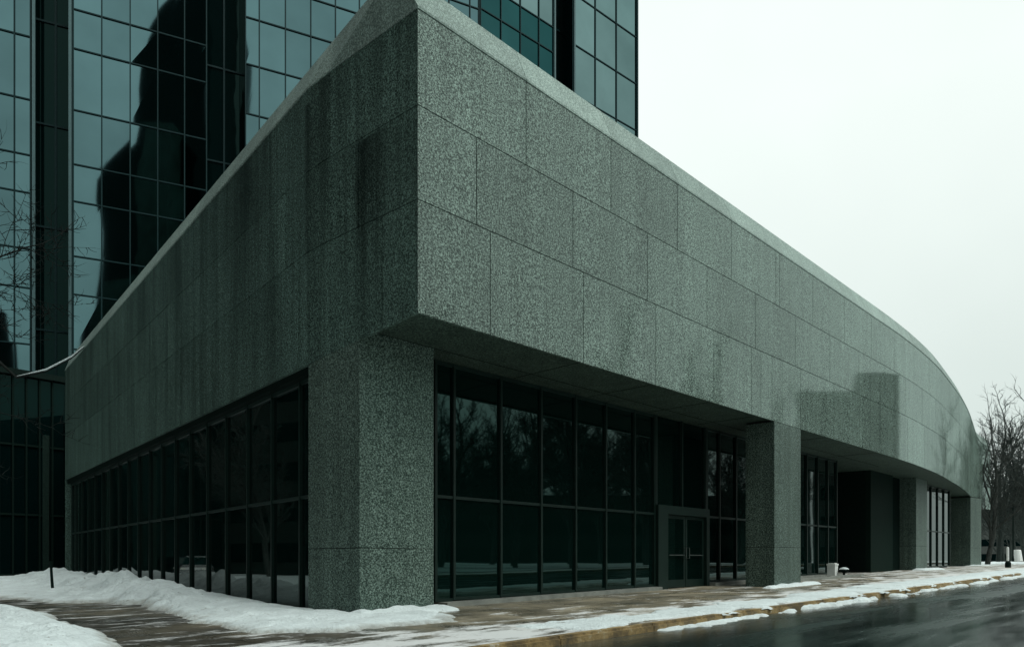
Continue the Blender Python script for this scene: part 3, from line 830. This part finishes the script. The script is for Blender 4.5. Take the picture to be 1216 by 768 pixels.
# ------------------------------------------------------------------ trees
def make_tree(seed,height,trunk_r,mat,spread=0.55,lean=(0,0),levels=5,clear=0.22,dens=1.0,up=0.25,twig=0.012):
    rr=random.Random(seed); tr=MB(); br=MB()
    def grow(p,d,length,r,lev):
        n=5 if lev<2 else (4 if lev==2 else 3)
        pts=[p.copy()]; rad=[r]; dd=d.copy()
        end=r*(0.55 if lev<levels else 0.3)
        for k in range(n):
            j=0.16+0.05*lev
            dd=(dd+Vector((rr.uniform(-j,j),rr.uniform(-j,j),rr.uniform(-j*.5,j*.8)+up*0.10))).normalized()
            pts.append(pts[-1]+dd*length/n); rad.append(r+(end-r)*(k+1)/n)
        (tr if lev==0 else br).tube(pts,rad,8 if lev==0 else (5 if lev<3 else 3),cap=lev==0)
        if lev>=levels: return
        kids={0:7,1:6,2:5,3:5,4:4}.get(lev,3); kids=max(2,int(round(kids*dens)))
        for c in range(kids):
            f=(clear if lev==0 else 0.18)+(1-(clear if lev==0 else 0.18))*(c+rr.random()*0.8)/kids
            f=min(f,0.99); i=min(int(f*n),n-1); q=pts[i].lerp(pts[i+1],f*n-i)
            loc=(pts[i+1]-pts[i]).normalized()
            ax=loc.cross(Vector((rr.uniform(-1,1),rr.uniform(-1,1),rr.uniform(-1,1)))).normalized()
            ang=rr.uniform(0.45,0.95)*(spread/0.55)
            nd=(Matrix.Rotation(ang,3,ax)@loc); nd.z+=up*0.5; nd.normalize()
            ln=length*rr.uniform(0.45,0.72)*(1.15-0.45*f if lev==0 else 1-0.3*f)
            grow(q,nd,ln,max(twig,rad[i]*rr.uniform(0.42,0.62)),lev+1)
        grow(pts[-1],dd,length*0.6,end,lev+1)
    d=Vector((lean[0],lean[1],1)).normalized()
    grow(Vector((0,0,-0.2)),d,height*0.52,trunk_r,0)
    return tr,br
def tree(name,pos,label,group,args,mat):
    tr,br=make_tree(**args)
    t=thing(name,(0,0,0),label,'tree',group)
    tr.build('trunk',mat,t); br.build('crown',mat,t)
    t.location=(pos[0],pos[1],gz(*pos))
    return t
streetA=tree('bare_tree',pt(1172,63.0),'bare leaning tree with thick low limb at the far end of the granite wall',None,dict(seed=5,height=14.0,trunk_r=0.22,mat=None,lean=(0.24,0.05),clear=0.16,levels=5,dens=0.9,twig=0.008),M['bark'])
streetB=tree('bare_tree',(44.5,58.5),'tall bare tree at the picture edge right of the granite building',None,dict(seed=12,height=13.5,trunk_r=0.22,mat=None,lean=(-0.08,0),clear=0.2,levels=5,dens=0.85,twig=0.008),M['bark'])
# distant trees
far=tree('bare_tree',pt(1192,95),'grey bare tree far behind the side street','bare trees beyond the side street',dict(seed=21,height=17,trunk_r=0.28,mat=None,levels=5,dens=0.85,clear=0.2,twig=0.03),M['bark_far'])
far2=tree('bare_tree',pt(1215,110),'grey bare tree far behind the side street','bare trees beyond the side street',dict(seed=33,height=18,trunk_r=0.30,mat=None,levels=5,dens=0.85,clear=0.2,twig=0.03),M['bark_far'])
k=0
for px,Y,s in ((1205,126,1.0),(1226,98,1.0),(1240,122,1.1),(1184,140,1.0),(1200,150,0.95),(1218,140,1.0),(1262,108,1.1),(1290,130,1.1),(1186,84,0.98),(1222,80,0.9)):
    c=copy_tree(far if k%2 else far2); p=pt(px,Y); c.location=(p[0],p[1],gz(*p)); c.rotation_euler=(0,0,k*1.3); c.scale=(s,s,s); k+=1
# left tree with its branches reaching into the picture
lt=tree('bare_tree',(-13.3,16.0),'bare black tree whose branches reach in from the left edge',None,dict(seed=44,height=15.5,trunk_r=0.13,mat=None,lean=(0.02,0.02),clear=0.25,levels=5,dens=1.0,spread=0.85,up=0.10,twig=0.010),M['bark_left'])
# one long bough with a snow line
bo=MB(); bs=MB()
pa=[Vector((*pt(-90,17.0),7.0)),Vector((*pt(-20,17.0),6.0)),Vector((*pt(20,17.0),5.30)),Vector((*pt(55,17.0),5.45)),Vector((*pt(85,17.0),5.75)),Vector((*pt(100,17),6.0))]
bo.tube(pa,[0.05,0.04,0.028,0.02,0.014,0.006],6)
bs.tube([p+Vector((0,0,0.035)) for p in pa[2:]],[0.006,0.024,0.02,0.005],6)
_b=bo.build('bough',M['bark_left'],None); _b.parent=lt; _b.matrix_parent_inverse=Matrix.Translation(-lt.location)
_s=bs.build('snow_line',M['snow'],None); _s.parent=_b
# trees across the street, and in the lot: seen in the glass
mid=tree('bare_tree',(40,20),'bare street tree across the road','bare trees across the road',dict(seed=52,height=13.5,trunk_r=0.24,mat=None,levels=5,dens=1.05,twig=0.016),M['bark'])
k=0
for x,y in ((36,31),(44,8),(38,-4),(47,32),(52,42),(33,12),(34,24),(48,20),(53,3),(55,13),(56,26),(46,-8),(55,36),(60,18),(61,7),(62,30),(41,14),(60,45),(60,50)):
    c=copy_tree(mid); c.location=(x,y,gz(x,y)); c.rotation_euler=(0,0,k*2.1+0.6); c.scale=(1.15+0.05*(k%4),)*3; k+=1
lotree=None
k=0
for x,y in ((-33,26),(-38,36),(-44,46),(-30,17),(-41,30),(-27,8)):
    c=copy_tree(mid); c.location=(x,y,gz(x,y)); c.rotation_euler=(0,0,k*1.7); k+=1
    c['label']='bare tree in the snowy lot left of the building'; c['group']='bare trees in the snowy lot'

# ------------------------------------------------------------------ surrounding buildings (some seen in reflections, some added unseen to cut sky light)
def block(name,poly,h,label,wallmat,floors,inset=0.15,storey=3.6):
    cx=sum(p[0] for p in poly)/len(poly); cy=sum(p[1] for p in poly)/len(poly)
    t=thing(name,(cx,cy,0),label,'building')
    w=MB(); w.prism(poly,-0.5,h); w.build('wall',wallmat,t)
    r=MB(); r.prism([(cx+(x-cx)*1.01,cy+(y-cy)*1.01) for x,y in poly],h,h+0.5); r.build('roof',M['black'],t)
    n=len(poly)
    for i in range(n):
        p,q=poly[i],poly[(i+1)%n]; l=math.dist(p,q); ex,ey=(q[0]-p[0])/l,(q[1]-p[1])/l
        ox,oy=(ey,-ex)
        if (p[0]+q[0])/2*ox-cx*ox+((p[1]+q[1])/2-cy)*oy<0: ox,oy=-ox,-oy
        for fl in range(floors):
            z=1.0+fl*storey
            if z+1.8>h: break
            b=MB(); b.prism([(p[0]+ex*0.8+ox*0.03,p[1]+ey*0.8+oy*0.03),(q[0]-ex*0.8+ox*0.03,q[1]-ey*0.8+oy*0.03),(q[0]-ex*0.8-ox*0.2,q[1]-ey*0.8-oy*0.2),(p[0]+ex*0.8-ox*0.2,p[1]+ey*0.8-oy*0.2)],z,z+1.7)
            b.build('window_band',M['slot_glass'],t)
    return t
M['dark_brick']=plain('dark_brick',(0.022,0.030,0.027),0.85,0,0.2,4)
M['grey_brick']=plain('grey_brick',(0.060,0.068,0.064),0.85,0,0.2,4)
block('brick_block',[(67,49),(80,54.6),(80,61.1),(67,55.5)],19.6,'dark flat roofed block down the opposite side of the street',M['grey_brick'],5)
block('brick_block',[(67.2,55.9),(80.2,61.5),(80.2,68.5),(67.2,62.9)],21.8,'taller pale block beside the flat roofed one down the opposite side of the street',M['grey_brick'],5)
block('brick_block',[(78,-40),(90,-40),(90,24),(78,24)],11.0,'long dark block facing the granite building across the street',M['dark_brick'],2)
block('brick_block',[(82,24.4),(92,24.4),(92,58),(82,58)],9.5,'lower dark block joined to the long one across the street',M['dark_brick'],2)
block('brick_block',[(-62,-60),(-44,-60),(-46.5,37),(-66,37)],74.0,'tall unseen block added beyond the snowy lot to shade the side wall',M['dark_brick'],19)  # added out of view, keeps sky light off the side wall
block('brick_block',[(-42,-62),(-8,-62),(-8,-48),(-42,-48)],52.0,'unseen dark block added across the road to shade the side wall',M['dark_brick'],14)  # added behind the camera to cut sky light on the side wall
block('brick_block',pt and [pt(1150,185),pt(1300,175),pt(1300,200),pt(1150,205)],14.0,'low grey building behind the distant trees',M['grey_brick'],2)
block('brick_block',[(-50,38),(-66,38),(-72,68),(-56,68)],60.0,'out of view dark slab added past the snowy lot to hide sky from the side glazing',M['dark_brick'],15)  # added to close the sky gap mirrored in the side glazing
# dark tower behind the camera, mirrored in the glass tower
def mirA(x,y):
    d=(x-A0[0])*nA[0]+(y-A0[1])*nA[1]; return (x-2*d*nA[0],y-2*d*nA[1])
Yv=168.0
prof=[(102,700),(104,420),(108,330),(108,240),(114,212),(128,192),(154,168),(156,150),(156,104),(160,72),(172,42),(200,8),(232,-30),(232,-190),(252,-190),(252,700)]
dt=thing('dark_tower',(18,-45,0),'dark stepped tower mirrored in the panes of the glass office tower','building')
tw=MB(); n=len(prof)
fr_=[]; bk_=[]
for px,py in prof:
    z=max(-0.5,EYE+(HZ-py)/F*Yv)
    a=mirA(*pt(px,Yv)); b=mirA((px-CX)/F*Yv*1.0,Yv+16)
    fr_.append((a[0],a[1],z)); bk_.append((b[0],b[1],z))
tw.v=fr_+bk_
tw.f=[tuple(range(n)),tuple(range(2*n-1,n-1,-1))]+[(i,(i+1)%n,n+(i+1)%n,n+i) for i in range(n)]
tw.m=[0]*len(tw.f)
tw.build('wall',M['slot_glass'],dt)

M['annex']=plain('annex_wall',(0.030,0.062,0.050),0.6,0,0.3,0.3)
for x0,x1,y0 in ((164,203,150),(112,190,332)):
    an=MB(); q=[mirA(*pt(p,Yv-7)) for p in (x0,x1)]; q2=[mirA((p-CX)/F*(Yv-7),Yv-0.5) for p in (x0,x1)]
    an.prism([q[0],q[1],q2[1],q2[0]],-0.5,EYE+(HZ-y0)/F*(Yv-7)); an.build('annex',M['annex'],dt)

# ------------------------------------------------------------------ small things
# dark stake in the snow
p=gpt(62,703); st=MB()
st.tube([(p[0]+0.03,p[1],-0.1),(p[0]-0.02,p[1],0.55),(p[0]-0.05,p[1],1.05)],[0.05,0.045,0.04],8)
st.box((p[0]-0.05,p[1],1.03),0.12,0.10,0.06)
tag(st.build('marker_stake',M['black']),'thin dark stake standing in the snow at left','stake')
# litter bin by the entrance glazing
b0=uv(24.6,-1.9); zg=gz(*b0)
t=thing('litter_bin',(b0[0],b0[1],zg),'small white square litter bin by the glazing behind the second pillar','bin')
m=MB(); m.box((b0[0],b0[1],zg+0.04),0.34,0.34,0.46,ANG); m.build('body',M['white'],t)
m=MB(); m.box((b0[0],b0[1],zg+0.502),0.38,0.38,0.07,ANG); m.box((b0[0],b0[1],zg+0.574),0.28,0.28,0.03,ANG); m.build('lid',M['white'],t)
m=MB(); m.box((b0[0],b0[1],zg-0.02),0.30,0.30,0.058,ANG); m.build('foot',M['black'],t)
b0=uv(24.85,-1.5); zg=gz(*b0)
t=thing('planter',(b0[0],b0[1],zg),'dark bowl planter on a stem capped with snow beside the white bin','planter')
m=MB(); m.lathe((b0[0],b0[1],zg),[(0.16,-0.02),(0.15,0.03),(0.05,0.06),(0.045,0.16)],14); m.build('stem',M['black'],t)
m=MB(); m.lathe((b0[0],b0[1],zg+0.16),[(0.05,0),(0.14,0.04),(0.21,0.12),(0.22,0.15),(0.19,0.15)],18); m.build('bowl',M['black'],t)
m=MB(); m.lathe((b0[0],b0[1],zg+0.305),[(0.19,0),(0.205,0.02),(0.16,0.075),(0.06,0.11),(0.0,0.115)],16); o=m.build('planter_snow',M['snow'],None,True); tag(o,'small cap of snow on the bowl planter','snow',None,'stuff')
# planter edge low wall under the canopy
lw_=MB()
lw_.prism([uv(17.6,-1.35),uv(26.0,-1.35),uv(26.0,-1.05),uv(17.6,-1.05)],-0.1,lambda x,y:gz(x,y)+0.09)
tag(lw_.build('step',M['concrete']),None,None,None,'structure')
# bollard with white sleeve
b0=pt(1197,46.5); zg=gz(*b0)
t=thing('bollard',(b0[0],b0[1],zg),'slim white topped post on a dark base at the far kerb','bollard')
m=MB(); m.lathe((b0[0],b0[1],zg-0.02),[(0.17,0),(0.17,0.32),(0.12,0.40),(0.07,0.44)],12); m.build('base',M['black'],t)
m=MB(); m.lathe((b0[0]-0.02,b0[1],zg+0.42),[(0.075,0),(0.075,0.8),(0.06,0.86),(0.0,0.88)],12); m.build('sleeve',M['white'],t)
# white tapering form far off
b0=pt(1208,92); zg=gz(*b0)
t=thing('marker_cone',(b0[0],b0[1],zg),'white tapering form on a snowy base far down the side street','marker')
m=MB(); m.lathe((b0[0],b0[1],zg+0.30),[(0.60,0),(0.50,0.7),(0.40,1.35),(0.36,1.42),(0.0,1.44)],14); m.build('cone',M['white'],t)
m=MB(); m.box((b0[0],b0[1],zg-0.05),1.7,1.7,0.36); m.build('base',M['concrete'],t)
# street lamp far right
b0=pt(1203,80); zg=gz(*b0)
t=thing('street_lamp',(b0[0],b0[1],zg),'slim dark street lamp among the distant trees','lamp')
m=MB(); m.lathe((b0[0],b0[1],zg-0.1),[(0.14,0),(0.12,0.6),(0.07,1.0),(0.05,8.0)],10); m.tube([(b0[0],b0[1],zg+7.8),(b0[0]+0.4,b0[1],zg+8.2),(b0[0]+1.4,b0[1],zg+8.3)],[0.05,0.045,0.04],8); m.build('pole',M['black'],t)
m=MB(); m.box((b0[0]+1.6,b0[1],zg+8.2),0.6,0.26,0.14); m.build('lamp_head',M['dark_metal'],t)

# parked cars in the lot, seen mirrored in the side glazing
def car(paint):
    t=thing('parked_car',(0,0,0),'x','car','cars parked in the snowy lot')
    b=MB()
    sec=[(-2.15,0.45,0.55,0.78),(-2.05,0.35,0.82,0.86),(-1.1,0.30,0.92,0.88),(0.0,0.30,0.95,0.88),(1.2,0.30,0.90,0.87),(2.0,0.34,0.74,0.84),(2.15,0.42,0.60,0.76)]
    n=8; i0=0
    for x,z0,z1,w in sec:
        for y,z in ((-w,z0),(-w,(z0+z1)/2),(-w*0.96,z1-0.08),(-w*0.85,z1),(w*0.85,z1),(w*0.96,z1-0.08),(w,(z0+z1)/2),(w,z0)): b.v.append((x,y,z))
    for k in range(len(sec)-1):
        for j in range(n): l=(j+1)%n; b.f.append((k*n+j,k*n+l,(k+1)*n+l,(k+1)*n+j)); b.m.append(0)
    b.f.append(tuple(range(n))); b.m.append(0); e=(len(sec)-1)*n; b.f.append(tuple(range(e+n-1,e-1,-1))); b.m.append(0)
    b.build('body',paint,t)
    c=MB(); lo=[(-1.75,0.80,0.91),(1.05,0.80,0.91)]; 
    pts=[(-1.7,-.8,.9),(1.15,-.8,.9),(1.15,.8,.9),(-1.7,.8,.9),(-1.15,-.62,1.40),(0.35,-.62,1.40),(0.35,.62,1.40),(-1.15,.62,1.40)]
    c.v=pts; c.f=[(4,5,6,7),(0,1,5,4),(1,2,6,5),(2,3,7,6),(3,0,4,7),(3,2,1,0)]; c.m=[0]*6; c.build('cabin',M['shop_glass'],t)
    r=MB(); r.box((-0.4,0,1.40),1.55,1.26,0.05); r.build('roof',paint,t)
    for x in (-1.35,1.35):
        for y in (-0.82,0.82):
            w=MB(); w.tube([(x,y-0.1,0.32),(x,y+0.1,0.32)],[0.32,0.32],16); wh=w.build('wheel',M['rubber'],t)
            w=MB(); w.tube([(x,y-0.11,0.32),(x,y+0.11,0.32)],[0.19,0.19],12); w.build('rim',M['steel'],wh)
    for y in (-0.6,0.6):
        w=MB(); w.box((2.14,y,0.60),0.08,0.30,0.13); w.build('headlight',M['lampglass'],t)
    return t
m=NT('headlight_glass'); m.set(Base_Color=(0.6,0.6,0.55),Roughness=0.1); M['lampglass']=m.mat
M['car_dark']=plain('dark_car_paint',(0.02,0.03,0.035),0.2,0.2,0.05); M['car_grey']=plain('silver_car_paint',(0.35,0.37,0.37),0.25,0.5,0.05)
c1=car(M['car_grey']); c2=car(M['car_dark'])
for o,(x,y),rz,lab in ((c1,(-31.5,37.5),-0.5,'silver saloon car parked in the snowy lot'),(c2,(-36.5,41.5),-0.5,'dark saloon car parked beside the silver one in the snowy lot')):
    o.location=(x,y,gz(x,y)+0.0); o.rotation_euler=(0,0,rz); o['label']=lab

# ------------------------------------------------------------------ light
az=Vector((0.80,-0.60,0)).normalized(); el=math.radians(60)
sd=Vector((az.x*math.cos(el),az.y*math.cos(el),math.sin(el)))
w=bpy.data.worlds.new('World'); SC.world=w; w.use_nodes=True
nt=w.node_tree; nt.nodes.clear()
out=nt.nodes.new('ShaderNodeOutputWorld'); bg=nt.nodes.new('ShaderNodeBackground')
sky=nt.nodes.new('ShaderNodeTexSky'); sky.sky_type='NISHITA'; sky.sun_disc=False
sky.sun_elevation=el; sky.sun_rotation=math.atan2(az.x,az.y); sky.altitude=100; sky.dust_density=6; sky.air_density=1.2
bw=nt.nodes.new('ShaderNodeRGBToBW'); nt.links.new(sky.outputs[0],bw.inputs[0])
mx=nt.nodes.new('ShaderNodeMix'); mx.data_type='RGBA'; mx.inputs[0].default_value=0.86
mn=nt.nodes.new('ShaderNodeMath'); mn.operation='MINIMUM'; mn.inputs[1].default_value=9.0; nt.links.new(bw.outputs[0],mn.inputs[0]); nt.links.new(mn.outputs[0],mx.inputs[6]); mx.inputs[7].default_value=(7.15,7.45,7.33,1)      # grey cloud deck over the clear sky
tc=nt.nodes.new('ShaderNodeTexCoord'); nz=nt.nodes.new('ShaderNodeTexNoise'); nz.inputs['Scale'].default_value=1.6; nz.inputs['Detail'].default_value=4
nt.links.new(tc.outputs['Generated'],nz.inputs['Vector'])
rp=nt.nodes.new('ShaderNodeValToRGB'); rp.color_ramp.elements[0].position=0.3; rp.color_ramp.elements[0].color=(0.86,0.90,0.885,1); rp.color_ramp.elements[1].position=0.7; rp.color_ramp.elements[1].color=(1.0,1.05,1.03,1)
nt.links.new(nz.outputs['Fac'],rp.inputs[0])
mm=nt.nodes.new('ShaderNodeMix'); mm.data_type='RGBA'; mm.blend_type='MULTIPLY'; mm.inputs[0].default_value=1.0
nt.links.new(mx.outputs[2],mm.inputs[6]); nt.links.new(rp.outputs[0],mm.inputs[7])
sx=nt.nodes.new('ShaderNodeSeparateXYZ'); nt.links.new(tc.outputs['Generated'],sx.inputs[0])
er=nt.nodes.new('ShaderNodeValToRGB'); er.color_ramp.elements[0].position=0.05; er.color_ramp.elements[0].color=(0.74,0.785,0.77,1); er.color_ramp.elements[1].position=0.50; er.color_ramp.elements[1].color=(1.04,1.04,1.04,1)
nt.links.new(sx.outputs['Z'],er.inputs[0])
m2=nt.nodes.new('ShaderNodeMix'); m2.data_type='RGBA'; m2.blend_type='MULTIPLY'; m2.inputs[0].default_value=1.0
nt.links.new(mm.outputs[2],m2.inputs[6]); nt.links.new(er.outputs[0],m2.inputs[7])
nt.links.new(m2.outputs[2],bg.inputs[0]); bg.inputs[1].default_value=0.10
nt.links.new(bg.outputs[0],out.inputs[0])
sl=bpy.data.lights.new('sun','SUN'); sl.energy=1.45; sl.angle=math.radians(30); sl.color=(0.98,1.0,0.94)
so=bpy.data.objects.new('sun',sl); COL.objects.link(so); so.rotation_euler=(-sd).to_track_quat('-Z','Y').to_euler()

# ------------------------------------------------------------------ camera
cam=bpy.data.cameras.new('camera'); cam.sensor_width=36.0; cam.lens=F/1216*36.0
cam.shift_y=(HZ-384)/1216.0; cam.clip_end=5000; cam.clip_start=0.05
co=bpy.data.objects.new('camera',cam); COL.objects.link(co); co.location=(0,0,EYE); co.rotation_euler=(math.pi/2,0,0)
SC.camera=co
vs=SC.view_settings; vs.view_transform='Standard'; vs.look='None'; vs.exposure=0.52; vs.gamma=1.0; vs.use_curve_mapping=False
SC.cycles.use_denoising=True
SC.cycles.max_bounces=8; SC.cycles.glossy_bounces=4; SC.cycles.diffuse_bounces=4
SC.cycles.sample_clamp_indirect=6.0
